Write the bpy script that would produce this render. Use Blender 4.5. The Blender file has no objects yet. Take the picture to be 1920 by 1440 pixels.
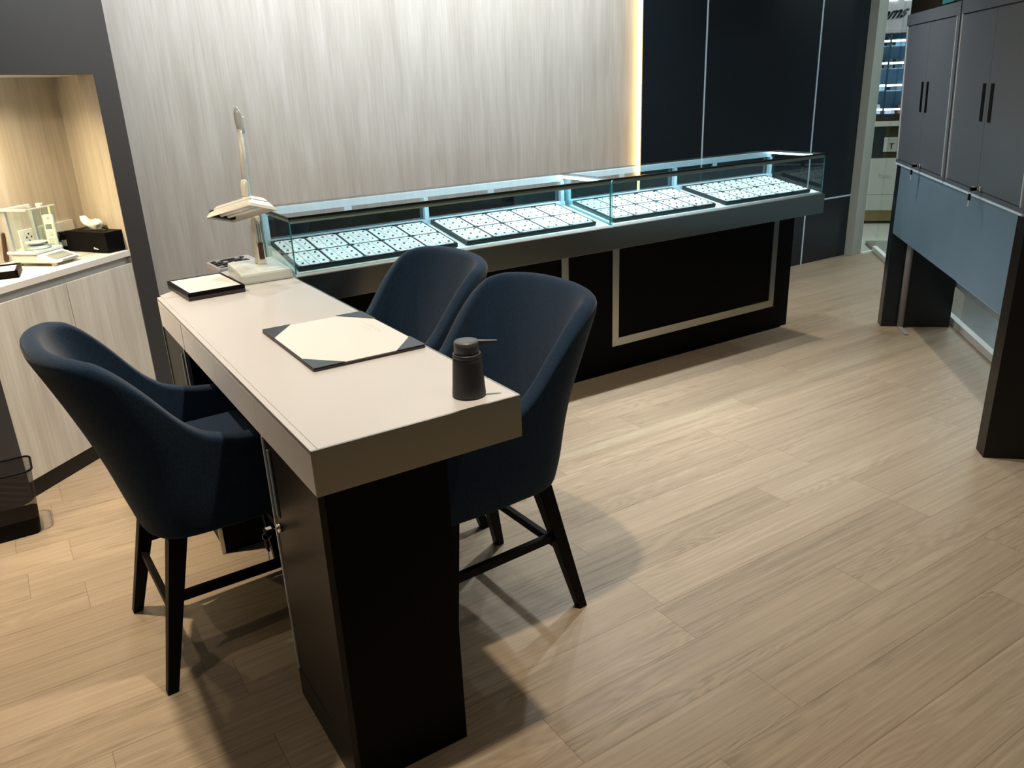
import bpy, bmesh, math, random
from mathutils import Matrix, Vector, Quaternion
random.seed(7)
SC = bpy.context.scene
COL = SC.collection
PI = math.pi
# ------------------------------------------------------------------ camera, world, lights, exposure
cam_d = bpy.data.cameras.new('camera'); cam = bpy.data.objects.new('camera', cam_d); COL.objects.link(cam)
cam_d.sensor_width = 36.0; cam_d.lens = 1506.55 / 1920 * 36.0; cam_d.clip_start = .02
rx = (0.84005487, -0.54113532, -0.0384757); dn = (-0.22049281, -0.27576921, -0.935593); fw = (0.49567201, 0.79443307, -0.35097771)
cam.matrix_world = Matrix(((rx[0], -dn[0], -fw[0], 0), (rx[1], -dn[1], -fw[1], 0), (rx[2], -dn[2], -fw[2], 1.6), (0, 0, 0, 1)))
SC.camera = cam
vs = SC.view_settings
vs.view_transform = 'Standard'; vs.look = 'None'; vs.gamma = 1.0; vs.use_curve_mapping = False; vs.exposure = 0.0
SC.cycles.max_bounces = 10; SC.cycles.transparent_max_bounces = 24; SC.cycles.glossy_bounces = 5
SC.cycles.sample_clamp_indirect = 4.0
w = bpy.data.worlds.new('world'); SC.world = w; w.use_nodes = True
w.node_tree.nodes['Background'].inputs[0].default_value = (.62, .72, .85, 1)
w.node_tree.nodes['Background'].inputs[1].default_value = .10
CEIL = 2.75
def lamp(name, loc, power, col, r=.05, tgt=None, kind='AREA', spread=PI, size2=None):
    d = bpy.data.lights.new(name, kind); d.energy = power; d.color = col
    o = bpy.data.objects.new(name, d); COL.objects.link(o); o.location = loc
    if kind == 'AREA':
        d.shape = 'DISK' if size2 is None else 'RECTANGLE'; d.size = 2 * r; d.spread = spread
        if size2: d.size_y = size2
    if kind == 'SPOT':
        d.spot_size = spread; d.spot_blend = .6; d.shadow_soft_size = r
    dirv = Vector(tgt) - Vector(loc) if tgt else Vector((0, 0, -1))
    o.rotation_mode = 'QUATERNION'; o.rotation_quaternion = dirv.to_track_quat('-Z', 'Y')
    return o
WARM = (1, .83, .62); NEUT = (1, .93, .82); WARM2 = (1, .89, .73); WARM3 = (1, .86, .68); COOL = (.78, .90, 1.0); COOL2 = (.88, .95, 1.0)
# recessed ceiling downlights of the shop
for i, (x, y, p, c, sp_) in enumerate([(.93, 1.62, 34, WARM3, .9), (2.55, 2.85, 25, COOL2, .46), (4.0, 3.15, 12, NEUT, .6), (-.55, 1.75, 7, WARM2, .9), (-.25, 3.05, 22, WARM, .48),
                                  (1.45, .65, 4, WARM, .8), (2.6, -.3, 5, WARM2, .9), (5.2, 3.4, 5, COOL2, .9)]):
    lamp('downlight', (x, y, CEIL - .03), p, c, .032, spread=PI * sp_)
# wall washers over the service aisle behind the counter
for x in (.95, 1.75, 2.6, 3.4):
    lamp('aisle_light', (x, 3.80, CEIL - .03), 16, (.94, .98, 1.0), .05, tgt=(x + .02, 4.5, .7))
# daylight-coloured ceiling light of the mall outside the shop window
lamp('mall_light', (6.3, 2.6, 3.0), 60, COOL, .5, tgt=(5.6, 2.9, 0), size2=2.6)
lamp('mall_light', (8.6, 4.2, 2.9), 60, (.95, .97, .95), .4, tgt=(8.4, 5.2, .3), size2=1.5)
# warm lamp in the top of the niche
lamp('niche_light', (-.03, 4.12, 1.69), 7.5, (1, .76, .42), .025, tgt=(.02, 4.2, .9), spread=PI * .8)
lamp('niche_light', (-.32, 3.95, 1.69), 9, (1, .76, .42), .025, tgt=(-.3, 4.1, .9), spread=PI * .9)

# ------------------------------------------------------------------ materials
def nt_mat(name):
    m = bpy.data.materials.new(name); m.use_nodes = True
    return m, m.node_tree.nodes, m.node_tree.links, m.node_tree.nodes['Principled BSDF']
def setin(b, k, v):
    if k in b.inputs: b.inputs[k].default_value = v
def pbr(name, col, rough=.5, metal=0, noise=0, nscale=40, bump=0, sheen=0, spec=.5, emit=None, es=0, coat=0, stretch=None):
    m, N, L, b = nt_mat(name)
    b.inputs['Base Color'].default_value = (*col, 1); b.inputs['Roughness'].default_value = rough; b.inputs['Metallic'].default_value = metal
    setin(b, 'Specular IOR Level', spec); setin(b, 'Sheen Weight', sheen); setin(b, 'Coat Weight', coat)
    if emit: b.inputs['Emission Color'].default_value = (*emit, 1); b.inputs['Emission Strength'].default_value = es
    if noise or bump:
        tc = N.new('ShaderNodeTexCoord'); mp = N.new('ShaderNodeMapping'); n = N.new('ShaderNodeTexNoise')
        mp.inputs['Scale'].default_value = stretch or (1, 1, 1)
        L.new(tc.outputs['Object'], mp.inputs[0]); L.new(mp.outputs[0], n.inputs['Vector']); n.inputs['Scale'].default_value = nscale
        n.inputs['Detail'].default_value = 5
        if noise:
            mx = N.new('ShaderNodeMix'); mx.data_type = 'RGBA'; mx.blend_type = 'MIX'
            mx.inputs[6].default_value = (*[c * (1 - noise) for c in col], 1); mx.inputs[7].default_value = (*[min(1, c * (1 + noise)) for c in col], 1)
            L.new(n.outputs[0], mx.inputs[0]); L.new(mx.outputs[2], b.inputs['Base Color'])
        if bump:
            bp = N.new('ShaderNodeBump'); bp.inputs['Strength'].default_value = bump; bp.inputs['Distance'].default_value = .002
            L.new(n.outputs[0], bp.inputs['Height']); L.new(bp.outputs[0], b.inputs['Normal'])
    return m
def glass_mat(name, tint=(.93, .98, .97), refl=1.0, rough=0.0, ior=1.5):
    m = bpy.data.materials.new(name); m.use_nodes = True; N = m.node_tree.nodes; L = m.node_tree.links
    N.clear(); o = N.new('ShaderNodeOutputMaterial'); mx = N.new('ShaderNodeMixShader'); t = N.new('ShaderNodeBsdfTransparent'); g = N.new('ShaderNodeBsdfGlossy')
    fr = N.new('ShaderNodeFresnel'); fr.inputs[0].default_value = ior
    t.inputs[0].default_value = (*tint, 1); g.inputs['Roughness'].default_value = rough; g.inputs[0].default_value = (refl, refl, refl, 1)
    ge = N.new('ShaderNodeNewGeometry'); mu = N.new('ShaderNodeMath'); mu.operation = 'MULTIPLY'; iv = N.new('ShaderNodeMath'); iv.operation = 'SUBTRACT'; iv.inputs[0].default_value = 1
    L.new(ge.outputs['Backfacing'], iv.inputs[1]); L.new(iv.outputs[0], mu.inputs[0]); L.new(fr.outputs[0], mu.inputs[1])
    L.new(mu.outputs[0], mx.inputs[0]); L.new(t.outputs[0], mx.inputs[1]); L.new(g.outputs[0], mx.inputs[2]); L.new(mx.outputs[0], o.inputs[0])
    return m
def mathn(N, L, op, a, b=None, c=None):
    n = N.new('ShaderNodeMath'); n.operation = op
    for i, v in enumerate((a, b, c)):
        if v is None: continue
        if isinstance(v, (int, float)): n.inputs[i].default_value = v
        else: L.new(v, n.inputs[i])
    return n.outputs[0]
def floor_mat():
    m, N, L, b = nt_mat('oak_vinyl_planks')
    tc = N.new('ShaderNodeTexCoord'); sp = N.new('ShaderNodeSeparateXYZ'); L.new(tc.outputs['Object'], sp.inputs[0])
    X, Y = sp.outputs[0], sp.outputs[1]
    W, LEN = .184, 1.22
    ry = mathn(N, L, 'DIVIDE', mathn(N, L, 'ADD', Y, .05), W); row = mathn(N, L, 'FLOOR', ry); fy = mathn(N, L, 'FRACT', ry)
    wn = N.new('ShaderNodeTexWhiteNoise'); wn.noise_dimensions = '1D'; L.new(row, wn.inputs['W'])
    xo = mathn(N, L, 'ADD', mathn(N, L, 'DIVIDE', X, LEN), mathn(N, L, 'MULTIPLY', wn.outputs[0], 7.3))
    colm = mathn(N, L, 'FLOOR', xo); fx = mathn(N, L, 'FRACT', xo)
    cb = N.new('ShaderNodeCombineXYZ'); L.new(row, cb.inputs[0]); L.new(colm, cb.inputs[1])
    wn2 = N.new('ShaderNodeTexWhiteNoise'); wn2.noise_dimensions = '2D'; L.new(cb.outputs[0], wn2.inputs['Vector'])
    rnd = wn2.outputs[0]
    # grain coordinates shifted per plank
    cv = N.new('ShaderNodeCombineXYZ'); L.new(mathn(N, L, 'ADD', X, mathn(N, L, 'MULTIPLY', rnd, 31.0)), cv.inputs[0]); L.new(Y, cv.inputs[1]); L.new(mathn(N, L, 'MULTIPLY', rnd, 9.0), cv.inputs[2])
    def noise(sc, nscale, det=6, dist=0.0, rough=.6):
        mp = N.new('ShaderNodeMapping'); mp.inputs['Scale'].default_value = sc; L.new(cv.outputs[0], mp.inputs[0])
        n = N.new('ShaderNodeTexNoise'); n.inputs['Scale'].default_value = nscale; n.inputs['Detail'].default_value = det
        n.inputs['Distortion'].default_value = dist; n.inputs['Roughness'].default_value = rough
        L.new(mp.outputs[0], n.inputs['Vector']); return n.outputs[0]
    g1 = noise((.55, 30, 1), 3.0, 9, .35); g2 = noise((1.6, 190, 1), 4.0, 5, .1, .7); g3 = noise((.35, 5, 1), 2.0, 2, .4)
    field = noise((.42, 4.2, 1), 1.9, 2, .5, .4); msk = noise((.30, 2.2, 1), 2.3, 2)
    rings = mathn(N, L, 'SINE', mathn(N, L, 'MULTIPLY', field, 150))
    rings = mathn(N, L, 'MULTIPLY', rings, mathn(N, L, 'MULTIPLY', mathn(N, L, 'GREATER_THAN', msk, .50), .035))
    s = mathn(N, L, 'ADD', mathn(N, L, 'MULTIPLY', g1, .42), mathn(N, L, 'ADD', mathn(N, L, 'MULTIPLY', g2, .40), mathn(N, L, 'ADD', rings, mathn(N, L, 'MULTIPLY', g3, .18))))
    s = mathn(N, L, 'ADD', s, mathn(N, L, 'MULTIPLY', mathn(N, L, 'SUBTRACT', rnd, .5), .08))
    cr = N.new('ShaderNodeValToRGB'); L.new(s, cr.inputs[0])
    e = cr.color_ramp.elements; e[0].position = .34; e[0].color = (.175, .136, .090, 1); e[1].position = .68; e[1].color = (.42, .332, .240, 1)
    k = e.new(.44); k.color = (.28, .212, .143, 1); k = e.new(.56); k.color = (.345, .266, .182, 1)
    # seams
    dy = mathn(N, L, 'MULTIPLY', mathn(N, L, 'MINIMUM', fy, mathn(N, L, 'SUBTRACT', 1.0, fy)), W)
    dx = mathn(N, L, 'MULTIPLY', mathn(N, L, 'MINIMUM', fx, mathn(N, L, 'SUBTRACT', 1.0, fx)), LEN)
    seam = mathn(N, L, 'LESS_THAN', mathn(N, L, 'MINIMUM', dx, dy), .0011)
    mx = N.new('ShaderNodeMix'); mx.data_type = 'RGBA'; mx.blend_type = 'MULTIPLY'; mx.inputs[7].default_value = (.62, .55, .50, 1)
    L.new(seam, mx.inputs[0]); L.new(cr.outputs[0], mx.inputs[6]); L.new(mx.outputs[2], b.inputs['Base Color'])
    rr = mathn(N, L, 'ADD', mathn(N, L, 'MULTIPLY', g2, .16), .30); L.new(rr, b.inputs['Roughness'])
    bp = N.new('ShaderNodeBump'); bp.inputs['Strength'].default_value = .22; bp.inputs['Distance'].default_value = .0015
    L.new(mathn(N, L, 'SUBTRACT', g2, mathn(N, L, 'MULTIPLY', seam, 1.2)), bp.inputs['Height']); L.new(bp.outputs[0], b.inputs['Normal'])
    setin(b, 'Specular IOR Level', .38)
    return m
def streak_wood(name, dark, mid, light, rough=.55, angle=0.0, scale=1.0):
    """pale laminate with soft vertical streaks (grain along local Z)"""
    m, N, L, b = nt_mat(name)
    tc = N.new('ShaderNodeTexCoord')
    def noise(sc, ns, det, dist, off=0):
        mp = N.new('ShaderNodeMapping'); mp.inputs['Scale'].default_value = tuple(v * scale for v in sc); mp.inputs['Location'].default_value = (off, off, 0)
        L.new(tc.outputs['Object'], mp.inputs[0]); n = N.new('ShaderNodeTexNoise'); n.inputs['Scale'].default_value = ns; n.inputs['Detail'].default_value = det
        n.inputs['Distortion'].default_value = dist; L.new(mp.outputs[0], n.inputs['Vector']); return n.outputs[0]
    a = noise((1, 1, .07), 26, 6, .35); c = noise((1, 1, .16), 9, 4, .8, 3); d = noise((1, 1, .03), 120, 3, 0, 5); g = noise((1, 1, .35), 2.4, 2, .3, 8)
    s = mathn(N, L, 'ADD', mathn(N, L, 'MULTIPLY', a, .34), mathn(N, L, 'ADD', mathn(N, L, 'MULTIPLY', c, .26), mathn(N, L, 'ADD', mathn(N, L, 'MULTIPLY', d, .30), mathn(N, L, 'MULTIPLY', g, .10))))
    cr = N.new('ShaderNodeValToRGB'); L.new(s, cr.inputs[0]); e = cr.color_ramp.elements
    e[0].position = .36; e[0].color = (*dark, 1); e[1].position = .66; e[1].color = (*light, 1); k = e.new(.5); k.color = (*mid, 1)
    L.new(cr.outputs[0], b.inputs['Base Color']); b.inputs['Roughness'].default_value = rough; setin(b, 'Specular IOR Level', .3)
    return m
def steel_mat(name, col=(.32, .31, .265), rough=.24, axis=0):
    m, N, L, b = nt_mat(name)
    b.inputs['Metallic'].default_value = 1
    tc = N.new('ShaderNodeTexCoord'); mp = N.new('ShaderNodeMapping'); s = [420, 420, 420]; s[axis] = 1.0; mp.inputs['Scale'].default_value = s
    n = N.new('ShaderNodeTexNoise'); n.inputs['Scale'].default_value = 3; n.inputs['Detail'].default_value = 3
    L.new(tc.outputs['Object'], mp.inputs[0]); L.new(mp.outputs[0], n.inputs['Vector'])
    cr = N.new('ShaderNodeValToRGB'); e = cr.color_ramp.elements; e[0].position = .3; e[0].color = (*[c * .96 for c in col], 1); e[1].position = .7; e[1].color = (*[c * 1.04 for c in col], 1)
    L.new(n.outputs[0], cr.inputs[0]); L.new(cr.outputs[0], b.inputs['Base Color'])
    L.new(mathn(N, L, 'ADD', mathn(N, L, 'MULTIPLY', n.outputs[0], .08), rough - .04), b.inputs['Roughness'])
    bp = N.new('ShaderNodeBump'); bp.inputs['Strength'].default_value = .02; bp.inputs['Distance'].default_value = .0004
    L.new(n.outputs[0], bp.inputs['Height']); L.new(bp.outputs[0], b.inputs['Normal'])
    return m
def mesh_mat():
    """black woven wire mesh: fine open grid"""
    m = bpy.data.materials.new('black_wire_mesh'); m.use_nodes = True; N = m.node_tree.nodes; L = m.node_tree.links
    b = N['Principled BSDF']; b.inputs['Base Color'].default_value = (.006, .005, .005, 1); b.inputs['Roughness'].default_value = .45
    out = N['Material Output']; tr = N.new('ShaderNodeBsdfTransparent'); mx = N.new('ShaderNodeMixShader')
    tc = N.new('ShaderNodeTexCoord'); sp = N.new('ShaderNodeSeparateXYZ'); L.new(tc.outputs['Object'], sp.inputs[0])
    h = mathn(N, L, 'ADD', sp.outputs[0], sp.outputs[1])
    f1 = mathn(N, L, 'FRACT', mathn(N, L, 'MULTIPLY', mathn(N, L, 'ADD', h, sp.outputs[2]), 300)); f2 = mathn(N, L, 'FRACT', mathn(N, L, 'MULTIPLY', mathn(N, L, 'SUBTRACT', h, sp.outputs[2]), 300))
    op = mathn(N, L, 'MULTIPLY', mathn(N, L, 'GREATER_THAN', f1, .28), mathn(N, L, 'GREATER_THAN', f2, .28))
    L.new(op, mx.inputs[0]); L.new(b.outputs[0], mx.inputs[1]); L.new(tr.outputs[0], mx.inputs[2]); L.new(mx.outputs[0], out.inputs[0])
    return m
MT = {}
MT['floor'] = floor_mat()
MT['wood_wall'] = streak_wood('pale_streaked_laminate', (.39, .36, .325), (.455, .428, .39), (.54, .52, .49))
MT['wood_cab'] = streak_wood('pale_cabinet_laminate', (.42, .38, .325), (.53, .49, .43), (.62, .59, .53), .5)
MT['dark'] = pbr('charcoal_laminate', (.032, .032, .035), .42, noise=.06, nscale=60, spec=.4)
MT['navy'] = pbr('blue_black_laminate', (.009, .013, .018), .26, noise=.06, nscale=30, spec=.4)
MT['black'] = pbr('black_laminate', (.0018, .0016, .0018), .5, spec=.08)
MT['brown_black'] = pbr('brown_black_laminate', (.0075, .0065, .0058), .38, noise=.1, nscale=30, spec=.25)
MT['white_top'] = pbr('white_solid_surface', (.455, .437, .425), .24, noise=.015, nscale=6, spec=.5)
MT['white'] = pbr('white_paint', (.75, .74, .71), .45)
MT['grey_front'] = pbr('pale_grey_laminate', (.78, .76, .76), .4)
MT['ctop'] = pbr('cream_countertop', (.66, .62, .57), .32)
MT['steel'] = steel_mat('brushed_steel')
MT['steel_v'] = steel_mat('brushed_steel_upright', (.50, .50, .45), .30, axis=2)
MT['steel_f'] = steel_mat('brushed_steel_frame', (.50, .50, .45), .30)
MT['chrome'] = pbr('chrome', (.8, .8, .78), .12, 1)
MT['alu'] = pbr('satin_aluminium', (.62, .76, .88), .42, .3)
MT['trimw'] = pbr('polished_light_trim', (.62, .66, .70), .3, .2)
MT['alu_n'] = pbr('grey_aluminium', (.46, .48, .50), .4, .4)
MT['alu_dull'] = pbr('beige_anodised_profile', (.40, .40, .33), .4, .4)
MT['fabric'] = pbr('navy_woven_fabric', (.008, .021, .043), .9, noise=.6, nscale=170, bump=.6, sheen=.12, spec=.1, stretch=(1.6, 1.6, .5))
MT['leg'] = pbr('black_lacquered_wood', (.0015, .0014, .0015), .45, spec=.10)
MT['glass'] = glass_mat('clear_glass')
MT['glass_case'] = glass_mat('showcase_glass', (.90, .97, .97))
MT['glass_back'] = glass_mat('dark_tinted_sliding_glass', (.24, .38, .44), ior=2.8)
MT['glass_edge'] = pbr('green_glass_edge', (.05, .27, .28), .15, spec=.6)
MT['trim_dark'] = pbr('black_edge_trim', (.004, .005, .005), .3)
MT['led'] = pbr('cool_led_bar', (.9, .95, 1), .5, emit=(.62, .90, 1.0), es=14)
MT['led_front'] = pbr('cool_led_strip', (.9, .95, 1), .5, emit=(.47, .85, 1.0), es=27)
MT['led_warm'] = pbr('warm_led_strip', (1, .9, .6), .5, emit=(1, .60, .14), es=26)
MT['led_mall'] = pbr('shelf_led_strip', (.9, .95, 1), .5, emit=(.85, .96, 1.0), es=5)
MT['deck'] = pbr('white_showcase_deck', (.78, .86, .88), .3)
MT['tray'] = pbr('black_tray', (.010, .012, .015), .5)
MT['card'] = pbr('white_gem_board', (.56, .58, .60), .5)
MT['card_gap'] = pbr('grey_board_groove', (.18, .25, .34), .6)
MT['paper'] = pbr('cream_paper', (.56, .54, .51), .6)
MT['ink'] = pbr('grey_ink', (.48, .45, .42), .7)
MT['pad'] = pbr('blue_black_leather', (.010, .022, .032), .26, noise=.2, nscale=200, bump=.15, spec=.6)
MT['plum'] = pbr('dark_plum_edge', (.022, .012, .016), .45)
MT['lampw'] = pbr('ivory_plastic', (.66, .62, .53), .22, spec=.6)
MT['lampg'] = pbr('grey_white_plastic', (.50, .53, .50), .2, spec=.6)
MT['tube'] = pbr('unlit_tube', (.80, .78, .76), .25)
MT['soap'] = pbr('matt_dark_grey_plastic', (.026, .026, .030), .5)
MT['soap_top'] = pbr('matt_grey_plastic', (.055, .057, .068), .45)
MT['rubber'] = pbr('dark_rubber', (.01, .01, .01), .7)
MT['tissue'] = pbr('white_tissue', (.80, .77, .70), .8)
MT['key_white'] = pbr('white_plastic', (.72, .72, .69), .35)
MT['lcd'] = pbr('grey_display', (.22, .24, .22), .25)
MT['leather'] = pbr('dark_brown_leather', (.040, .016, .008), .5)
MT['strap'] = pbr('tan_strap', (.28, .07, .02), .6)
MT['panel_grey'] = pbr('slate_grey_panel', (.125, .195, .26), .34, noise=.08, nscale=4, spec=.5)
MT['door_grey'] = pbr('grey_metallic_door', (.115, .135, .165), .36, .25, noise=.04, nscale=5)
MT['frame_grey'] = pbr('grey_green_frame', (.36, .38, .33), .45)
MT['pipe'] = pbr('grey_pvc', (.30, .28, .30), .4)
MT['marble'] = pbr('brown_marble', (.10, .082, .068), .2, noise=.5, nscale=9)
MT['mall_tile'] = pbr('cream_mall_tile', (.50, .50, .42), .12, noise=.06, nscale=3)
MT['mall_band'] = pbr('grey_brown_band', (.14, .13, .11), .15, noise=.15, nscale=6)
MT['mall_wall'] = pbr('grey_mall_wall', (.30, .30, .32), .6)
MT['mall_cream'] = pbr('cream_shop_panel', (.50, .50, .44), .4)
MT['gold'] = pbr('brass_kick_plate', (.32, .25, .10), .3, .8)
MT['green_dark'] = pbr('dark_green_panel', (.012, .022, .016), .3)
MT['brown'] = pbr('dark_brown_veneer', (.030, .024, .017), .8, spec=.05)
MT['gold_veneer'] = pbr('olive_gold_panel', (.09, .07, .02), .3, .5)
MT['shelf_box'] = pbr('blue_white_box', (.20, .42, .58), .4, noise=.3, nscale=14)
MT['shelf_dark'] = pbr('dark_shelf_item', (.02, .05, .06), .3)
MT['shelf_red'] = pbr('rose_box', (.20, .05, .07), .4)
MT['bluewhite'] = pbr('pale_blue_plastic', (.42, .55, .75), .3)
MT['red'] = pbr('red_button', (.3, .02, .02), .4)
MT['meshm'] = mesh_mat()
MT['ceiling'] = pbr('white_ceiling', (.62, .61, .58), .8)
MT['teal'] = pbr('teal_poster', (.06, .30, .28), .4)
GEMS = [pbr('garnet', (.09, .01, .015), .15), pbr('smoky_gem', (.05, .045, .05), .15), pbr('green_gem', (.03, .12, .05), .15),
        pbr('rose_gem', (.30, .14, .12), .2), pbr('amber_gem', (.20, .12, .06), .2), pbr('blue_gem', (.05, .10, .20), .15)]

# ------------------------------------------------------------------ geometry helpers
def B(): return bmesh.new()
def box(bm, x0, x1, y0, y1, z0, z1, bev=0, mi=0, mt=None, seg=2):
    t = bmesh.new(); bmesh.ops.create_cube(t, size=1)
    for v in t.verts: v.co = Vector(((x0 + x1) / 2 + v.co.x * (x1 - x0), (y0 + y1) / 2 + v.co.y * (y1 - y0), (z0 + z1) / 2 + v.co.z * (z1 - z0)))
    if bev: bmesh.ops.bevel(t, geom=t.edges[:], offset=bev, segments=seg, affect='EDGES', profile=.6)
    merge(bm, t, mi, mt); return bm
def merge(bm, t, mi=0, mt=None):
    if mt is not None: bmesh.ops.transform(t, matrix=mt, verts=t.verts[:])
    mp = {}
    for v in t.verts: mp[v] = bm.verts.new(v.co)
    for f in t.faces:
        try:
            nf = bm.faces.new([mp[v] for v in f.verts]); nf.material_index = mi or f.material_index; nf.smooth = f.smooth
        except ValueError: pass
    t.free()
def prism(bm, poly, z0, z1, mi=0, mt=None, bev=0):
    t = bmesh.new(); lo = [t.verts.new((x, y, z0)) for x, y in poly]; hi = [t.verts.new((x, y, z1)) for x, y in poly]
    t.faces.new(lo[::-1]); t.faces.new(hi); n = len(poly)
    for i in range(n): t.faces.new((lo[i], lo[(i + 1) % n], hi[(i + 1) % n], hi[i]))
    bmesh.ops.recalc_face_normals(t, faces=t.faces[:])
    if bev: bmesh.ops.bevel(t, geom=t.edges[:], offset=bev, segments=2, affect='EDGES', profile=.6)
    merge(bm, t, mi, mt); return bm
def hexa(bm, lo, hi, mi=0, mt=None, bev=0):
    """lo, hi: four 3D corners each, same winding"""
    t = bmesh.new(); a = [t.verts.new(p) for p in lo]; b = [t.verts.new(p) for p in hi]
    t.faces.new(a[::-1]); t.faces.new(b)
    for i in range(4): t.faces.new((a[i], a[(i + 1) % 4], b[(i + 1) % 4], b[i]))
    bmesh.ops.recalc_face_normals(t, faces=t.faces[:])
    if bev: bmesh.ops.bevel(t, geom=t.edges[:], offset=bev, segments=2, affect='EDGES', profile=.6)
    merge(bm, t, mi, mt); return bm
def cyl(bm, p0, p1, r0, r1=None, seg=20, mi=0, mt=None, smooth=True):
    r1 = r0 if r1 is None else r1; p0 = Vector(p0); p1 = Vector(p1); ax = p1 - p0
    t = bmesh.new(); bmesh.ops.create_cone(t, cap_ends=True, segments=seg, radius1=r0, radius2=r1, depth=ax.length)
    q = Vector((0, 0, 1)).rotation_difference(ax.normalized())
    bmesh.ops.transform(t, matrix=Matrix.Translation((p0 + p1) / 2) @ q.to_matrix().to_4x4(), verts=t.verts[:])
    for f in t.faces: f.smooth = smooth and len(f.verts) == 4
    merge(bm, t, mi, mt); return bm
def tube(bm, pts, r, seg=10, mi=0, mt=None, closed=False):
    pts = [Vector(p) for p in pts]; n = len(pts); t = bmesh.new(); rings = []; prev = None
    for i, p in enumerate(pts):
        a = pts[(i - 1) % n] if (i > 0 or closed) else p; b = pts[(i + 1) % n] if (i < n - 1 or closed) else p
        d = (b - a).normalized()
        if prev is None: u = d.orthogonal().normalized()
        else: u = (prev - d * prev.dot(d)).normalized()
        prev = u; v = d.cross(u); rr = r[i] if isinstance(r, (list, tuple)) else r
        rings.append([t.verts.new(p + (u * math.cos(2 * PI * k / seg) + v * math.sin(2 * PI * k / seg)) * rr) for k in range(seg)])
    m = n if closed else n - 1
    for i in range(m):
        A, Bq = rings[i], rings[(i + 1) % n]
        for k in range(seg):
            f = t.faces.new((A[k], A[(k + 1) % seg], Bq[(k + 1) % seg], Bq[k])); f.smooth = True
    if not closed: t.faces.new(rings[0][::-1]); t.faces.new(rings[-1])
    bmesh.ops.recalc_face_normals(t, faces=t.faces[:]); merge(bm, t, mi, mt); return bm
def lathe(bm, prof, seg=40, mi=0, mt=None):
    t = bmesh.new(); rings = [[t.verts.new((r * math.cos(2 * PI * k / seg), r * math.sin(2 * PI * k / seg), z)) for k in range(seg)] for r, z in prof]
    for A, Bq in zip(rings[:-1], rings[1:]):
        for k in range(seg): f = t.faces.new((A[k], A[(k + 1) % seg], Bq[(k + 1) % seg], Bq[k])); f.smooth = True
    t.faces.new(rings[0][::-1]); t.faces.new(rings[-1]); bmesh.ops.recalc_face_normals(t, faces=t.faces[:]); merge(bm, t, mi, mt); return bm
def obj(name, bm, mats, parent=None, mt=None, autosmooth=False):
    me = bpy.data.meshes.new(name); bm.normal_update(); bm.to_mesh(me); bm.free()
    for m in (mats if isinstance(mats, (list, tuple)) else [mats]): me.materials.append(MT[m] if isinstance(m, str) else m)
    o = bpy.data.objects.new(name, me); COL.objects.link(o)
    if mt is not None: o.matrix_world = mt
    if parent: o.parent = parent
    return o
def tag(o, label=None, cat=None, group=None, kind=None):
    if label: o['label'] = label
    if cat: o['category'] = cat
    if group: o['group'] = group
    if kind: o['kind'] = kind
    return o
def thing(name, label, cat, loc=(0, 0, 0), rotz=0, group=None, mt=None):
    o = bpy.data.objects.new(name, None); COL.objects.link(o); o.empty_display_size = .1
    if mt is not None: o.matrix_world = mt
    else: o.location = loc; o.rotation_euler = (0, 0, rotz)
    return tag(o, label, cat, group)
def struct(name, bm, mats, label=None, mt=None):
    o = obj(name, bm, mats, None, mt); o['kind'] = 'structure'
    if label: o['label'] = label
    return o
def frame(o, xdir):
    x = Vector((xdir[0], xdir[1], 0)).normalized(); y = Vector((-x.y, x.x, 0))
    return Matrix(((x.x, y.x, 0, o[0]), (x.y, y.y, 0, o[1]), (0, 0, 1, o[2]), (0, 0, 0, 1)))
def copy_tree(o, parent=None):
    c = o.copy(); COL.objects.link(c)
    if parent: c.parent = parent
    for ch in list(o.children): copy_tree(ch, c)
    return c

# local frames: LF along the angled niche wall (x along wall, y into wall); WF at the window display units (x outwards to the mall, y along)
LF = frame((.149, 3.974, 0), (math.cos(.73856), math.sin(.73856)))
WF = frame((3.372, 1.575, 0), (.71718, -.69689))
OF = frame((8.145, 5.499, 0), (.71718, -.69689))
ZT = .912          # desk and counter top height

# ------------------------------------------------------------------ setting
GW = [WF @ Vector((.465, s, 0)) for s in (-7.0, 4.5)]        # shop window line
struct('floor', prism(B(), [(-4.2, -3.6), (GW[0].x, GW[0].y), (GW[1].x, GW[1].y), (6.5, 4.56), (6.5, 5.4), (-4.2, 5.4)], -.03, 0), 'floor', 'light oak vinyl plank floor')
struct('ceiling', prism(B(), [(-4.2, -3.6), (GW[0].x, GW[0].y), (GW[1].x, GW[1].y), (6.5, 5.4), (-4.2, 5.4)], CEIL, CEIL + .05), 'ceiling', 'white shop ceiling')
struct('wall_back', box(B(), .60, 4.014, 4.585, 4.70, 0, CEIL), 'wood_wall', 'pale streaked wood laminate wall behind the counter')
struct('trim_7', box(B(), 1.20, 4.0, 4.572, 4.5845, 0, .93), 'brown_black', 'dark panel standing in for low cabinets along the wood wall behind the counter')  # added dark sheet in place of low cabinets, seen through the showcase glass
bm = B(); box(bm, 4.014, 6.495, 4.55, 4.72, 0, CEIL); struct('wall_right', bm, 'navy', 'blue black panelled wall')
for i, (x0, x1, z0, z1) in enumerate([(4.614, 4.626, 0, CEIL), (5.884, 5.898, 0, CEIL), (4.014, 6.495, .535, .548)]):
    struct('trim_%d' % (i + 1), box(B(), x0, x1, 4.546, 4.552, z0, z1), 'alu', 'thin silver line in the dark wall')
tag(obj('led_strip', box(B(), 4.0100, 4.0135, 4.560, 4.583, .2, CEIL), 'led_warm'), 'warm glowing vertical strip where the wood wall meets the dark wall', 'light strip')
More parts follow.
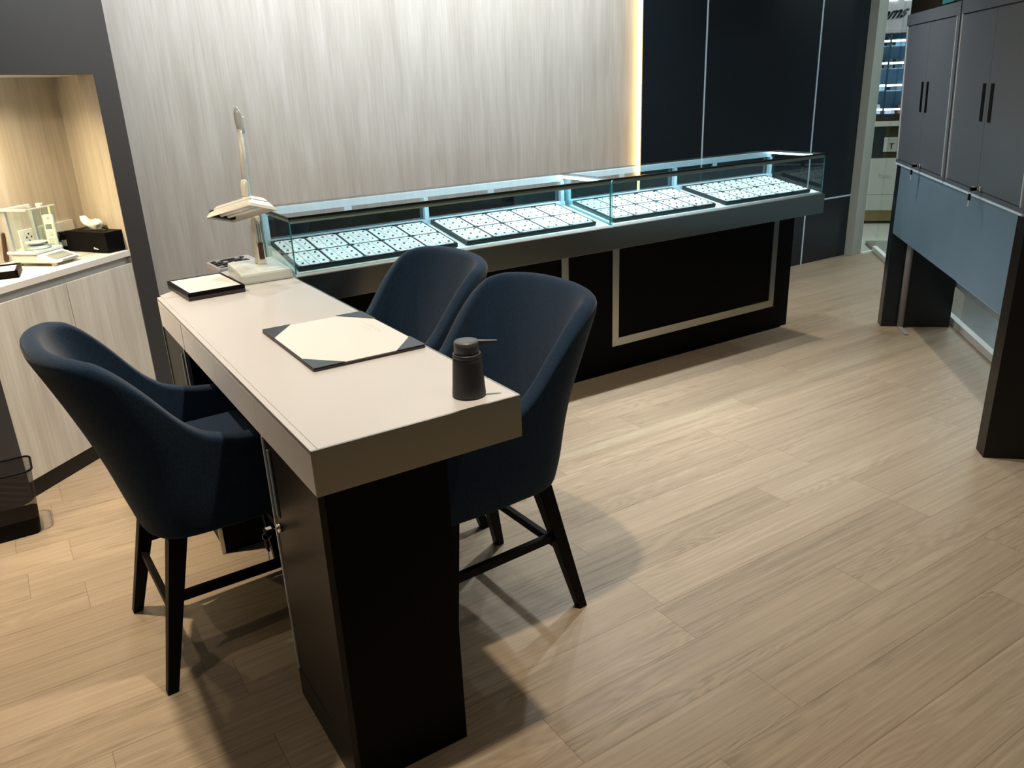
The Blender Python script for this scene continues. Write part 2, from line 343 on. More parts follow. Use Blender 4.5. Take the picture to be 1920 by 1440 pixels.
# angled wall with the niche
struct('wall_left', prism(B(), [(.505, 0), (.648, 0), (.76, .125), (.60, .125)], 0, CEIL), 'dark', 'charcoal pillar right of the niche', LF)
struct('wall_left', box(B(), -.37, .505, 0, .125, 1.71, CEIL), 'dark', 'charcoal wall above the niche', LF)
struct('wall_left', box(B(), -2.6, -.37, 0, .125, 0, CEIL), 'dark', 'charcoal wall left of the niche', LF)
bm = B(); t_ = .03; Dn = .42
hexa(bm, [(-.60, Dn, 0), (.735, Dn, 0), (.735, Dn + t_, 0), (-.60, Dn + t_, 0)], [(-.60, Dn, 1.76), (.735, Dn, 1.76), (.735, Dn + t_, 1.76), (-.60, Dn + t_, 1.76)])
box(bm, -.60, -.56, .126, Dn, 0, 1.71)
hexa(bm, [(.515, .10, 0), (.545, .10, 0), (.745, Dn, 0), (.715, Dn, 0)], [(.515, .10, 1.76), (.545, .10, 1.76), (.745, Dn, 1.76), (.715, Dn, 1.76)])
hexa(bm, [(.5045, .003, .0), (.5075, .003, .0), (.545, .10, 0), (.515, .10, 0)], [(.5045, .003, 1.712), (.5075, .003, 1.712), (.545, .10, 1.712), (.515, .10, 1.712)])
struct('wall_niche', bm, 'wood_cab', 'wood laminate lining of the niche', LF)
struct('ceiling_niche', box(B(), -.60, .74, .126, Dn, 1.7105, 1.74), 'white', 'ceiling of the niche', LF)
# rest of the shop shell, behind and beside the camera
struct('wall_side', box(B(), -4.2, -4.1, -3.6, 3.0, 0, CEIL), 'wood_wall', 'far left shop wall')

# ------------------------------------------------------------------ niche cabinet and worktop
t = thing('base_cabinet', 'pale wood laminate cabinet with flush doors under the lit niche', 'cabinet', mt=LF)
obj('body', box(B(), -.365, .50, .03, .41, .075, .872), 'wood_cab', t)
obj('door', box(B(), .0775, .5035, .003, .024, .078, .842, .0015), 'wood_cab', t)
obj('door', box(B(), -.368, .0735, .003, .024, .078, .842, .0015), 'wood_cab', t)
obj('grip_channel', box(B(), -.368, .5035, .0245, .032, .842, .876), 'alu_n', t)
obj('toe_kick', box(B(), -.368, .5035, .012, .03, 0, .074), 'brown_black', t)
tag(obj('countertop', box(B(), -.368, .5035, .0, .415, .879, .907, .001), 'ctop', mt=LF), 'cream worktop of the niche carrying the weighing scale', 'countertop')
# sockets on the niche back wall
t = thing('wall_socket', 'white double wall socket plate low on the niche back wall', 'socket', mt=LF)
obj('plate', box(B(), .285, .445, .411, .4195, .955, 1.035, .002), 'key_white', t)
bm = B()
for a_, b_ in ((0, .018), (-.014, .002), (.014, .002), (0, -.014)): box(bm, .335 + a_ - .003, .335 + a_ + .003, .4095, .4115, .995 + b_ - .004, .995 + b_ + .004)
obj('socket_holes', bm, 'black', t)
t = thing('wall_socket', 'white blank wall plate on the niche back wall, behind the phone', 'socket', mt=LF)
obj('plate', box(B(), .455, .625, .411, .4195, .955, 1.035, .002), 'key_white', t)

# ------------------------------------------------------------------ weighing scale (local x = width along the wall line, y = towards the shop front)
MS = frame((.0245, 4.262, .908), (.717, -.697))     # x = length towards display, y = width away
t = thing('weighing_scale', 'white precision weighing scale with glass draft shield on the niche worktop', 'scale', mt=MS)
bm = B()
prof = [(0, .012), (0, .055), (.115, .055), (.150, .045), (.218, .024), (.226, .012)]
tt = bmesh.new(); A_ = [tt.verts.new((x, 0, z)) for x, z in prof]; C_ = [tt.verts.new((x, .165, z)) for x, z in prof]
tt.faces.new(A_); tt.faces.new(C_[::-1])
for i in range(len(prof)): tt.faces.new((A_[i], C_[i], C_[(i + 1) % len(prof)], A_[(i + 1) % len(prof)]))
bmesh.ops.recalc_face_normals(tt, faces=tt.faces[:]); bmesh.ops.bevel(tt, geom=tt.edges[:], offset=.005, segments=2, affect='EDGES'); merge(bm, tt)
box(bm, -.012, .135, -.006, .171, .052, .066, .004)
obj('body', bm, 'key_white', t)
bm = B(); hexa(bm, [(.155, .025, .0437), (.155, .14, .0437), (.210, .14, .0275), (.210, .025, .0275)], [(.155, .025, .0455), (.155, .14, .0455), (.210, .14, .0293), (.210, .025, .0293)])
obj('control_panel', bm, 'lcd', t)
obj('display_strip', box(B(), .2225, .2275, .05, .145, .013, .023), 'lcd', t)
for x in (.02, .20):
    for y in (.02, .145): obj('foot', cyl(B(), (x, y, 0), (x, y, .012), .012), 'lampw', t)
for y in (.004, .161): obj('shield_post', box(B(), .004, .026, y - .007, y + .007, .066, .245, .002), 'alu_n', t)
bm = B(); box(bm, .002, .135, -.002, .0, .066, .245); box(bm, .002, .135, .165, .167, .066, .245); box(bm, .133, .135, 0, .165, .066, .245); box(bm, .002, .135, 0, .165, .243, .246)
obj('glass_shield', bm, 'glass', t)
bm = B(); box(bm, -.01, .14, -.008, .006, .244, .254, .002); box(bm, -.01, .005, -.008, .175, .244, .254, .002); box(bm, .05, .075, .158, .176, .242, .258, .003); box(bm, .132, .14, -.008, .173, .246, .252, .001)
obj('roof_frame', bm, 'lampw', t)
bm = B(); lathe(bm, [(.058, .067), (.058, .071), (.05, .074), (.048, .08), (.02, .081)], mt=Matrix.Translation((.075, .085, 0)))
obj('weighing_pan_ring', bm, 'alu_n', t)
bm = B(); lathe(bm, [(.02, .08), (.03, .086), (.045, .094), (.046, .097), (.028, .089)], mt=Matrix.Translation((.075, .085, 0)))
obj('weighing_pan', bm, 'key_white', t)
obj('door_handle', box(B(), .075, .088, -.010, -.002, .072, .12, .003), 'lampw', t)

# phone in its charging cradle
MP = frame((.215, 4.50, .908), (.80, -.10))
t = thing('cordless_phone', 'white cordless phone handset standing upright behind the weighing scale', 'phone', mt=MP)
tilt = Matrix.Translation((0, 0, .02)) @ Matrix.Rotation(-.17, 4, 'X')
bm = B(); box(bm, -.024, .024, -.012, .012, 0, .165, .010, mt=tilt, seg=3); obj('handset', bm, 'key_white', t)
bm = B(); box(bm, -.017, .017, -.0135, -.0115, .095, .118, mt=tilt); obj('screen', bm, 'lcd', t)
bm = B(); cyl(bm, (0, -.0115, .074), (0, -.014, .074), .010, mt=tilt)
for i in range(4):
    for j in range(3): box(bm, -.015 + j * .0115, -.008 + j * .0115, -.0138, -.0118, .010 + i * .012, .016 + i * .012, mt=tilt)
obj('keypad', bm, 'lampw', t)
bm = B(); cyl(bm, (0, -.0115, .148), (0, -.0135, .148), .007, mt=tilt); obj('earpiece', bm, 'lampg', t)
obj('antenna', box(B(), -.028, -.022, -.005, .018, .05, .185, .003, mt=tilt), 'pipe', t)
bm = B(); hexa(bm, [(-.036, -.03, 0), (.036, -.03, 0), (.036, .04, 0), (-.036, .04, 0)], [(-.032, -.022, .028), (.032, -.022, .028), (.032, .036, .045), (-.032, .036, .045)], bev=.004)
obj('cradle', bm, 'key_white', t)
t = thing('card_reader', 'small black box with a screen between the phone and the tissue box', 'device', mt=frame((.265, 4.56, .908), (.95, -.12)))
obj('body', box(B(), -.055, .05, -.015, .03, 0, .088, .010), 'black', t); obj('screen', box(B(), -.01, .03, -.0165, -.0145, .02, .05), 'lcd', t)
# tissue box
MB_ = frame((.272, 4.508, .908), (.165, -.25))
t = thing('tissue_box', 'black tissue box with white tissue sticking out on the niche worktop', 'tissue box', mt=MB_)
obj('box_body', box(B(), 0, .275, 0, .135, 0, .098, .002), 'black', t)
obj('slot_rim', box(B(), .07, .20, .045, .09, .0975, .099), 'brown_black', t)
bm = B(); tt = bmesh.new()
G = 22; Hn = 9; vv = {}
for i in range(G):
    a = 2 * PI * i / G
    for j in range(Hn):
        v = j / (Hn - 1)
        rx_ = .030 + .034 * math.sin(v * PI * .62) - .012 * v; ry_ = .014 + .022 * math.sin(v * PI * .7)
        wob = 1 + .16 * math.sin(3 * a + 2.2 * v) + .10 * math.sin(5 * a - 3 * v)
        x = .135 + rx_ * math.cos(a) * wob - .022 * v; y = .068 + ry_ * math.sin(a) * wob
        z = .0992 + .052 * v ** .8 + .010 * v * math.sin(2 * a + .6) + .006 * math.sin(5 * a) * v - .012 * v * math.cos(a)
        vv[i, j] = tt.verts.new((x, y, z))
for i in range(G):
    for j in range(Hn - 1): f = tt.faces.new((vv[i, j], vv[(i + 1) % G, j], vv[(i + 1) % G, j + 1], vv[i, j + 1])); f.smooth = True
cz = tt.verts.new((.118, .068, .128))
for i in range(G): f = tt.faces.new((vv[i, Hn - 1], vv[(i + 1) % G, Hn - 1], cz)); f.smooth = True
bmesh.ops.recalc_face_normals(tt, faces=tt.faces[:]); merge(bm, tt)
o = tag(obj('tissue', bm, 'tissue', None, MB_), 'crumpled white tissue pulled out of the black box', 'tissue'); md = o.modifiers.new('s', 'SOLIDIFY'); md.thickness = .0015; md = o.modifiers.new('ss', 'SUBSURF'); md.levels = 1; md.render_levels = 1
bm = B(); tube(bm, [(.185, -.0015, .018), (.189, -.0015, .024), (.193, -.0015, .017), (.197, -.0015, .021), (.201, -.0015, .016), (.205, -.0015, .020), (.209, -.0015, .016), (.214, -.0015, .018)], .0022, 6)
tube(bm, [(.184, -.0015, .022), (.19, -.0015, .026)], .002, 6)
obj('script_mark', bm, 'key_white', t)
# brown pouch with strap
t = thing('pouch', 'dark brown leather pouch leaning against the niche wall, left of the scale', 'pouch', mt=frame((-.035, 4.43, .908), (.86, -.51)))
bm = B(); box(bm, -.055, .055, -.012, .012, .003, .135, .011, mt=Matrix.Rotation(-.16, 4, 'X'), seg=3); obj('body', bm, 'leather', t)
bm = B(); tube(bm, [(.0, -.0, .13), (-.03, .0, .19), (-.075, .005, .25), (-.12, .01, .235), (-.13, .01, .15)], .0028, 6); tube(bm, [(.012, -.0, .13), (-.02, .0, .20), (-.085, .01, .27), (-.15, .012, .2)], .0028, 6); obj('strap', bm, 'strap', t)
# black tray with white insert on the niche worktop
t = thing('jewellery_tray', 'black jewellery tray with white lining on the niche worktop edge', 'tray', mt=frame((-.285, 3.99, .908), (.94, -.10)))
bm = B(); box(bm, 0, .32, 0, .012, 0, .03); box(bm, 0, .32, .188, .2, 0, .03); box(bm, 0, .012, 0, .2, 0, .03); box(bm, .308, .32, 0, .2, 0, .03); box(bm, 0, .32, 0, .2, 0, .006); obj('frame', bm, 'black', t)
obj('lining', box(B(), .013, .307, .013, .187, .006, .024), 'paper', t)

# ------------------------------------------------------------------ mesh waste bin
t = thing('waste_basket', 'black wire mesh waste basket on the floor by the niche cabinet', 'waste bin', (-.235, 3.452, 0))
def rrect(hx, hy, r, z, n=5):
    pts = []
    for cx_, cy_, a0 in ((hx - r, hy - r, 0), (-hx + r, hy - r, PI / 2), (-hx + r, -hy + r, PI), (hx - r, -hy + r, 1.5 * PI)):
        for k in range(n + 1): a = a0 + PI / 2 * k / n; pts.append((cx_ + r * math.cos(a), cy_ + r * math.sin(a), z))
    return pts
def loft(levels, cap0=True):
    tt = bmesh.new(); rg = [[tt.verts.new(p) for p in lv] for lv in levels]
    for a_, b_ in zip(rg[:-1], rg[1:]):
        n = len(a_)
        for k in range(n): f = tt.faces.new((a_[k], a_[(k + 1) % n], b_[(k + 1) % n], b_[k])); f.smooth = True
    if cap0: tt.faces.new(rg[0][::-1])
    return tt
bm = B(); merge(bm, loft([rrect(.125, .072, .022, .07), rrect(.142, .085, .03, .272)], False)); obj('mesh_side', bm, 'meshm', t)
bm = B(); merge(bm, loft([rrect(.112, .062, .02, .0), rrect(.119, .069, .022, .006), rrect(.1255, .0725, .022, .07)])); obj('solid_base', bm, 'black', t)
obj('rim', tube(B(), rrect(.143, .086, .03, .274), .0042, 8, closed=True), 'black', t)

# ------------------------------------------------------------------ desk
t = thing('desk', 'white topped consultation desk with dark pedestals and steel end band', 'desk', (0, 0, 0))
obj('tabletop', box(B(), .452, .944, 1.489, 3.097, .8965, ZT, .001), 'white_top', t)
bm = B(); box(bm, .452, .944, 1.489, 3.097, .806, .896); obj('substructure', bm, 'black', t)
obj('edge_band', box(B(), .4365, .948, 1.483, 1.489, .806, ZT, .0008), 'steel', t)
obj('edge_band', box(B(), .944, .950, 1.489, 3.097, .806, ZT, .0008), 'steel', t)
obj('top_lip', box(B(), .4365, .4515, 1.489, 3.135, .9005, ZT, .001), 'white_top', t)
for y0, y1 in ((1.4895, 1.903), (1.905, 2.307), (2.309, 2.742)):
    d = obj('drawer', box(B(), .4365, .4515, y0, y1, .806, .8995, .0008), 'grey_front', t)
obj('side_band', box(B(), .4365, .4515, 2.752, 3.135, .806, .8995, .0008), 'grey_front', t)
# near pedestal
p = obj('pedestal', box(B(), .452, .742, 1.4835, 1.893, 0, .806), 'black', t)
tag(obj('end_panel', box(B(), .437, .452, 1.484, 1.512, .0, .806, .0005), 'brown_black', p), 'dark brown vertical strip at the corner')
d = obj('door', box(B(), .4385, .4515, 1.5135, 1.876, .102, .805, .0006), 'brown_black', t)
obj('handle_slot', box(B(), .4372, .4388, 1.822, 1.840, .60, .782), 'black', d)
obj('handle_pull', box(B(), .4335, .4375, 1.8385, 1.842, .60, .782), 'alu', d)
obj('lock', cyl(B(), (.4385, 1.838, .566), (.430, 1.838, .566), .012), 'chrome', d)
obj('corner_trim', box(B(), .435, .440, 1.877, 1.884, .10, .805), 'trimw', t)
obj('plinth', box(B(), .4385, .4515, 1.5135, 1.893, 0, .099), 'brown_black', t)
# far pedestal
p = obj('pedestal', box(B(), .452, .742, 2.782, 3.097, 0, .806), 'black', t)
d = obj('door', box(B(), .4385, .4515, 2.80, 3.125, .10, .805, .0006), 'brown_black', t)
obj('handle_slot', box(B(), .4365, .4388, 2.826, 2.842, .55, .775), 'black', d); obj('handle_pull', box(B(), .4335, .437, 2.822, 2.826, .55, .775), 'alu', d)
obj('corner_trim', box(B(), .435, .4395, 3.127, 3.135, .0, .805), 'steel_v', t)
obj('side_panel', box(B(), .4385, .4515, 2.782, 2.798, 0, .806), 'steel_v', t)
obj('modesty_panel', box(B(), .72, .74, 1.893, 2.782, .35, .806), 'black', t)
# keys in the pedestal lock
def keyset(name, label, mt, tagged=True):
    k = thing(name, label, 'keys', mt=mt)
    obj('key_head', box(B(), -.013, .013, -.034, -.010, -.008, .008, .003), 'black', k)
    obj('paper_tag', box(B(), -.007, .007, -.030, -.016, .0075, .0088), 'key_white', k)
    obj('key_shaft', cyl(B(), (0, -.010, 0), (0, 0, 0), .003, seg=10), 'chrome', k)
    ring = [(.0, -.030 + .011 * math.cos(a), -.012 + .011 * math.sin(a)) for a in [2 * PI * i / 14 for i in range(14)]]
    obj('ring', tube(B(), ring, .0009, 6, closed=True), 'chrome', k)
    bm = B(); hexa(bm, [(-.014, -.036, -.050), (.014, -.036, -.050), (.014, -.030, -.050), (-.014, -.030, -.050)], [(-.009, -.036, -.022), (.009, -.036, -.022), (.009, -.030, -.022), (-.009, -.030, -.022)], bev=.002)
    obj('spare_key_head', bm, 'black', k)
    obj('spare_key_blade', box(B(), -.004, .003, -.0345, -.0315, -.078, -.050), 'trimw', k)
    return k
keyset('key_set', 'keys hanging from the lock of the near desk pedestal', Matrix.Translation((.430, 1.838, .566)) @ Matrix.Rotation(-PI / 2, 4, 'Z'))

# ------------------------------------------------------------------ counter under the showcases
SLAB = [(.452, 3.10), (4.165, 3.10), (4.165, 3.56), (.905, 3.56), (.735, 3.412), (.452, 3.158)]
t = thing('display_counter', 'long black shop counter with steel framed panels carrying the glass showcases', 'counter', (0, 0, 0))
obj('countertop', prism(B(), SLAB, .806, ZT), 'white_top', t)
obj('front_band', box(B(), .951, 4.172, 3.093, 3.0995, .800, ZT, .0008), 'steel', t)
obj('end_band', box(B(), 4.1655, 4.172, 3.10, 3.56, .800, ZT, .0008), 'steel', t)
obj('base', box(B(), .95, 4.336, 3.425, 3.56, 0, .798), 'black', t)
obj('plinth', box(B(), .96, 4.26, 3.412, 3.4245, 0, .012), 'black', t)
def sframe(x0, x1, z0):
    w_ = .046
    bm = B(); y0, y1 = 3.417, 3.4248
    prism(bm, [(x0, z0), (x0 + w_, z0 + w_), (x0 + w_, .80), (x0, .80)], 0, y1 - y0, mt=Matrix(((1, 0, 0, 0), (0, 0, 1, y0), (0, 1, 0, 0), (0, 0, 0, 1))))
    obj('steel_frame', bm, 'steel_v', t); bm = B()
    prism(bm, [(x1, z0), (x1 - w_, z0 + w_), (x1 - w_, .80), (x1, .80)], 0, y1 - y0, mt=Matrix(((1, 0, 0, 0), (0, 0, 1, y0), (0, 1, 0, 0), (0, 0, 0, 1))))
    obj('steel_frame', bm, 'steel_v', t)
    bm = B(); prism(bm, [(x0 + .001, z0), (x1 - .001, z0), (x1 - w_ - .001, z0 + w_), (x0 + w_ + .001, z0 + w_)], 0, y1 - y0, mt=Matrix(((1, 0, 0, 0), (0, 0, 1, y0), (0, 1, 0, 0), (0, 0, 0, 1))))
    obj('steel_frame_bottom', bm, 'steel_f', t)
sframe(2.822, 4.182, .155); sframe(1.158, 2.518, .155)

# ------------------------------------------------------------------ glass showcases
def edged_pane(bm, x0, x1, y0, y1, z0, z1):
    tt = bmesh.new(); bmesh.ops.create_cube(tt, size=1)
    d = (x1 - x0, y1 - y0, z1 - z0); thin = d.index(min(d))
    for v in tt.verts: v.co = Vector(((x0 + x1) / 2 + v.co.x * d[0], (y0 + y1) / 2 + v.co.y * d[1], (z0 + z1) / 2 + v.co.z * d[2]))
    tt.normal_update()
    for f in tt.faces: f.material_index = 0 if abs(f.normal[thin]) > .9 else 1
    merge(bm, tt)
def showcase(x0, x1, label, locks, post, bars):
    t = thing('glass_showcase', label, 'showcase', ((x0 + x1) / 2, 3.3, ZT), group=None)
    W = Matrix.Translation((-(x0 + x1) / 2, -3.3, -ZT)); base = [ZT + .0015]
    def P(name, bm, mats, par=t):
        bmesh.ops.transform(bm, matrix=W, verts=bm.verts[:]); return obj(name, bm, mats, par)
    zb, zt = ZT + .001, 1.146
    P('base_deck', box(B(), x0, x1, 3.1005, 3.50, zb, zb + .010, .001), 'deck')
    bm = B(); hexa(bm, [(x0 + .008, 3.115, zb + .0105), (x1 - .008, 3.115, zb + .0105), (x1 - .008, 3.47, zb + .0105), (x0 + .008, 3.47, zb + .0105)],
                   [(x0 + .008, 3.118, zb + .0125), (x1 - .008, 3.118, zb + .0125), (x1 - .008, 3.47, .983), (x0 + .008, 3.47, .983)])
    P('sloped_deck', bm, 'deck')
    P('rear_ledge', box(B(), x0 + .008, x1 - .008, 3.4705, 3.50, zb + .0105, 1.006, .001), 'alu')
    bm = B(); edged_pane(bm, x0, x1, 3.1008, 3.1068, zb + .0105, zt - .0085); P('front_glass', bm, ['glass_case', 'glass_edge'])
    for xa in (x0, x1 - .006):
        bm = B(); edged_pane(bm, xa, xa + .006, 3.107, 3.50, zb + .0105, zt - .0085); P('side_glass', bm, ['glass_case', 'glass_edge'])
    bm = B(); edged_pane(bm, x0, x1, 3.1005, 3.52, zt - .008, zt); P('top_glass', bm, ['glass', 'trim_dark'])
    bm = B(); box(bm, x0, x1, 3.0985, 3.1005, zt - .009, zt + .0005); box(bm, x0, x1, 3.1005, 3.106, zt - .0002, zt + .0006)
    if x0 < 1: box(bm, x0 - .002, x0, 3.0985, 3.52, zt - .009, zt + .0005)
    if x0 < 1: box(bm, x0, x0 + .006, 3.1065, 3.50, zt - .0002, zt + .0006)
    P('top_edge_trim', bm, 'trim_dark')
    P('front_profile', box(B(), x0 + .006, x1 - .006, 3.1072, 3.117, zt - .026, zt - .0085), 'alu_dull')
    P('led_strip', box(B(), x0 + .02, x1 - .02, 3.1175, 3.122, zt - .023, zt - .012), 'led_front')
    P('side_profile', box(B(), x0 + .0065, x0 + .016, 3.118, 3.48, zt - .022, zt - .0085), 'alu_dull' if x0 < 1 else 'alu')
    P('led_bar', box(B(), x1 - .038, x1 - .012, 3.12, 3.485, zt - .018, zt - .010), 'led')
    P('top_rail', box(B(), x0 + .0065, x1 - .0065, 3.488, 3.519, 1.108, zt - .0085, .001), 'alu')
    for xa in (x0 + .0065, post - .013, x1 - .030):
        P('rear_post', box(B(), xa, xa + .022, 3.478, 3.50, 1.0065, 1.1075, .001), 'alu')
    for a, b in ((x0 + .03, post - .014), (post + .010, x1 - .031)):
        bm = B(); edged_pane(bm, a, b, 3.504, 3.509, 1.0, 1.1075); g = P('sliding_glass_door', bm, ['glass_back', 'glass_edge'])
    for lx in locks:
        P('lock_plate', box(B(), lx - .018, lx + .018, 3.497, 3.5035, 1.07, 1.1065, .002), 'alu')
    return t
showcase(.951, 2.549, 'glass showcase nearest the desk lamp, on the left half of the counter', (1.35, 2.105), 1.735, 1)
showcase(2.556, 4.152, 'glass showcase at the far right end of the counter', (2.95, 3.665), 3.335, 1)

# trays with gem boards
TILT = math.atan2(.983 - .925, .352)
def board_mesh():
    bm = B(); w_, h_ = .134, .158
    box(bm, 0, w_, 0, h_, 0, .0035, 0, mi=0)
    for f in bm.faces: f.material_index = 1
    g = .0030; cw = (w_ - 2 * g) / 3; ch = (h_ - 2 * g) / 3
    for i in range(3):
        for j in range(3):
            x0 = i * (cw + g); y0 = j * (ch + g); n0 = len(bm.faces)
            tt = bmesh.new(); bmesh.ops.create_cube(tt, size=1)
            for v in tt.verts: v.co = Vector((x0 + cw / 2 + v.co.x * cw, y0 + ch / 2 + v.co.y * ch, .0048 + v.co.z * .0024))
            cor = {(0, 0): (x0, y0), (2, 0): (x0 + cw, y0), (0, 2): (x0, y0 + ch), (2, 2): (x0 + cw, y0 + ch)}.get((i, j))
            if cor:
                ed = [e for e in tt.edges if all(abs(v.co.x - cor[0]) < 1e-5 and abs(v.co.y - cor[1]) < 1e-5 for v in e.verts)]
                bmesh.ops.bevel(tt, geom=ed, offset=.010, segments=3, affect='EDGES')
            merge(bm, tt)
    return bm
def gem_mesh(mat):
    bm = B(); lathe(bm, [(.0022, 0), (.0058, .0020), (.0058, .0027), (.0035, .0044)], 8)
    for f in bm.faces: f.smooth = False
    me = bpy.data.meshes.new('gemstone'); bm.to_mesh(me); bm.free(); me.materials.append(mat); return me
gem_meshes = [gem_mesh(m) for m in GEMS]
bm = board_mesh(); board_me = bpy.data.meshes.new('gem_board'); bm.normal_update(); bm.to_mesh(board_me); bm.free(); board_me.materials.append(MT['card']); board_me.materials.append(MT['card_gap'])
def gem_tray(x0, x1, label, short):
    M_ = Matrix.Translation((x0, 3.122, zt_front)) @ Matrix.Rotation(TILT, 4, 'X')
    W = x1 - x0; D = .348
    tr = thing('gem_tray', label, 'tray', mt=M_, group='black gem trays in the showcases')
    bm = B(); box(bm, 0, W, 0, D, 0, .012, .001); box(bm, 0, W, 0, .007, .012, .019); box(bm, 0, W, D - .007, D, .012, .019); box(bm, 0, .007, .007, D - .007, .012, .019); box(bm, W - .007, W, .007, D - .007, .012, .019)
    obj('tray_frame', bm, 'tray', tr)
    bm = B(); box(bm, .007, W - .007, D / 2 - .0025, D / 2 + .0025, .012, .018)
    for i in range(1, 5): box(bm, W * i / 5 - .0025, W * i / 5 + .0025, .007, D - .007, .012, .0179)
    obj('divider', bm, 'tray', tr)
    pw = W / 5; sx = (pw - .0115) / .134
    ORD = ['first', 'second', 'third', 'fourth', 'fifth']
    for i in range(5):
        for j in range(2):
            o = bpy.data.objects.new('gem_board', board_me); COL.objects.link(o)
            off = Matrix.Translation((i * pw + .0058, .0085 + j * .1685, .0122)) @ Matrix.Diagonal((sx, 1, 1, 1))
            o.matrix_world = M_ @ off
            tag(o, 'white gem board, %s from left in %s row, %s' % (ORD[i], 'back' if j else 'front', short), 'gem board', 'white gem boards in the %s' % short)
            for a in range(3):
                for b_ in range(3):
                    if random.random() < .03: continue
                    g = bpy.data.objects.new('gemstone', random.choices(gem_meshes, (3, 5, 3, 2, 3, 2))[0]); COL.objects.link(g); g.parent = o
                    g.location = (.0215 + a * .0455 + random.uniform(-.002, .002), .026 + b_ * .053 + random.uniform(-.003, .003), .0061)
                    s_ = random.uniform(.75, 1.15); g.scale = (s_, s_ * random.uniform(.8, 1.2), 1)
    return tr
zt_front = .9290
gem_tray(.972, 1.695, 'black gem tray nearest the desk lamp', 'leftmost tray')
gem_tray(1.742, 2.470, 'black gem tray just left of the glass divider between the showcases', 'second tray from left')
gem_tray(2.585, 3.290, 'black gem tray just right of the glass divider between the showcases', 'third tray from left')
gem_tray(3.372, 4.070, 'black gem tray at the far right end of the counter', 'rightmost tray')

# ------------------------------------------------------------------ desk items
# desk pad and sheet
a_ = math.atan2(-.006, .33)
t = thing('desk_pad', 'blue black leather desk pad holding a paper sheet by its corners', 'desk pad', (.613, 1.954, ZT))
PW, PH = .325, .458
obj('board', box(B(), 0, PW, 0, PH, .0005, .0075, .001), 'plum', t)
def tri(bm, pts, z0, z1):
    prism(bm, pts, z0, z1)
cs = .088
for nm_, pts in (('a', [(0, 0), (cs, 0), (cs * .45, cs * .62), (0, cs * 1.15)]), ('b', [(PW, 0), (PW, cs * 1.15), (PW - cs * .45, cs * .62), (PW - cs, 0)]),
            ('c', [(0, PH), (0, PH - cs * 1.3), (cs * .5, PH - cs * .65), (cs, PH)]), ('d', [(PW, PH), (PW - cs, PH), (PW - cs * .5, PH - cs * .65), (PW, PH - cs * 1.3)])):
    bm = B(); tri(bm, pts, .0096, .0112); obj('corner_holder', bm, 'pad', t)
t2 = thing('paper_sheet', 'cream paper sheet with faint grey print on the desk pad', 'paper', (.613, 1.954, ZT))
obj('sheet', box(B(), .004, PW - .004, .004, PH - .004, .0078, .0093), 'paper', t2)
bm = B()
for x, y0, y1 in ((.262, .23, .30), (.277, .20, .33), (.285, .22, .30)):
    y = y0
    while y < y1:
        l = random.uniform(.006, .014); box(bm, x - .0015, x + .0015, y, min(y + l, y1), .0093, .0095); y += l + .004
obj('print', bm, 'ink', t2)
# soap dispenser
t = thing('soap_dispenser', 'matt dark grey pump dispenser near the front corner of the desk', 'dispenser', (.853, 1.560, ZT))
lathe_m = Matrix.Identity(4)
obj('bottle', lathe(B(), [(.036, .0), (.0395, .0025), (.040, .006), (.0388, .02), (.0345, .085), (.0338, .093), (.0325, .0945)], 48), 'soap', t)
obj('collar', lathe(B(), [(.031, .0945), (.0335, .096), (.0335, .1035), (.0325, .105), (.029, .105)], 48), 'soap', t)
obj('pump_head', lathe(B(), [(.0285, .105), (.0295, .106), (.029, .132), (.0275, .1342), (.010, .1348)], 48), 'soap_top', t)
sp = Matrix.Rotation(math.radians(-25), 4, 'Z')
bm = B(); hexa(bm, [(.022, -.007, .1215), (.072, -.004, .126), (.072, .004, .126), (.022, .007, .1215)], [(.022, -.007, .134), (.072, -.0038, .1305), (.072, .0038, .1305), (.022, .007, .134)], mt=sp, bev=.001); obj('spout', bm, 'soap_top', t)
# stacked black tray with cream insert at far end of the desk
t = thing('jewellery_tray', 'black flat tray with cream lining at the far end of the desk', 'tray', mt=frame((.519, 2.985, ZT), (.998, .066)))
for z in (0, .0145):
    bm = B(); w_, h_ = .205, .278
    box(bm, 0, w_, 0, .009, z, z + .014); box(bm, 0, w_, h_ - .009, h_, z, z + .014); box(bm, 0, .009, .009, h_ - .009, z, z + .014); box(bm, w_ - .009, w_, .009, h_ - .009, z, z + .014); box(bm, .009, w_ - .009, .009, h_ - .009, z, z + .004)
    if z == 0:
        obj('frame', bm, 'plum', t)
    else: top = bm
t2 = thing('jewellery_tray', 'upper black tray with cream lining, stacked at the far end of the desk', 'tray', mt=frame((.519, 2.985, ZT), (.998, .066)))
obj('frame', top, 'black', t2); obj('lining', box(B(), .0095, .1955, .0095, .2685, .0200, .0270), 'paper', t2)
t['label'] = 'lower black tray of the stack of two at the far end of the desk'

# calculator
MC = frame((.735, 3.425, ZT), (.95, .25))
t = thing('calculator', 'grey desktop calculator with dark keys behind the lamp base', 'calculator', mt=MC)
bm = B(); hexa(bm, [(0, 0, .001), (.20, 0, .001), (.20, .115, .001), (0, .115, .001)], [(.003, .003, .012), (.197, .003, .012), (.197, .112, .028), (.003, .112, .028)], bev=.003); obj('body', bm, 'pipe', t)
for i in range(7):
    for j in range(4):
        z = .0125 + (.01 + j * .024) / .115 * .016
        bm = B(); box(bm, .012 + i * .022, .029 + i * .022, .010 + j * .022, .026 + j * .022, z, z + .006, .0015); obj('key', bm, 'rubber' if (i + j) % 4 else 'pipe', t)
obj('display', box(B(), .012, .16, .098, .110, .027, .0295), 'lcd', t)

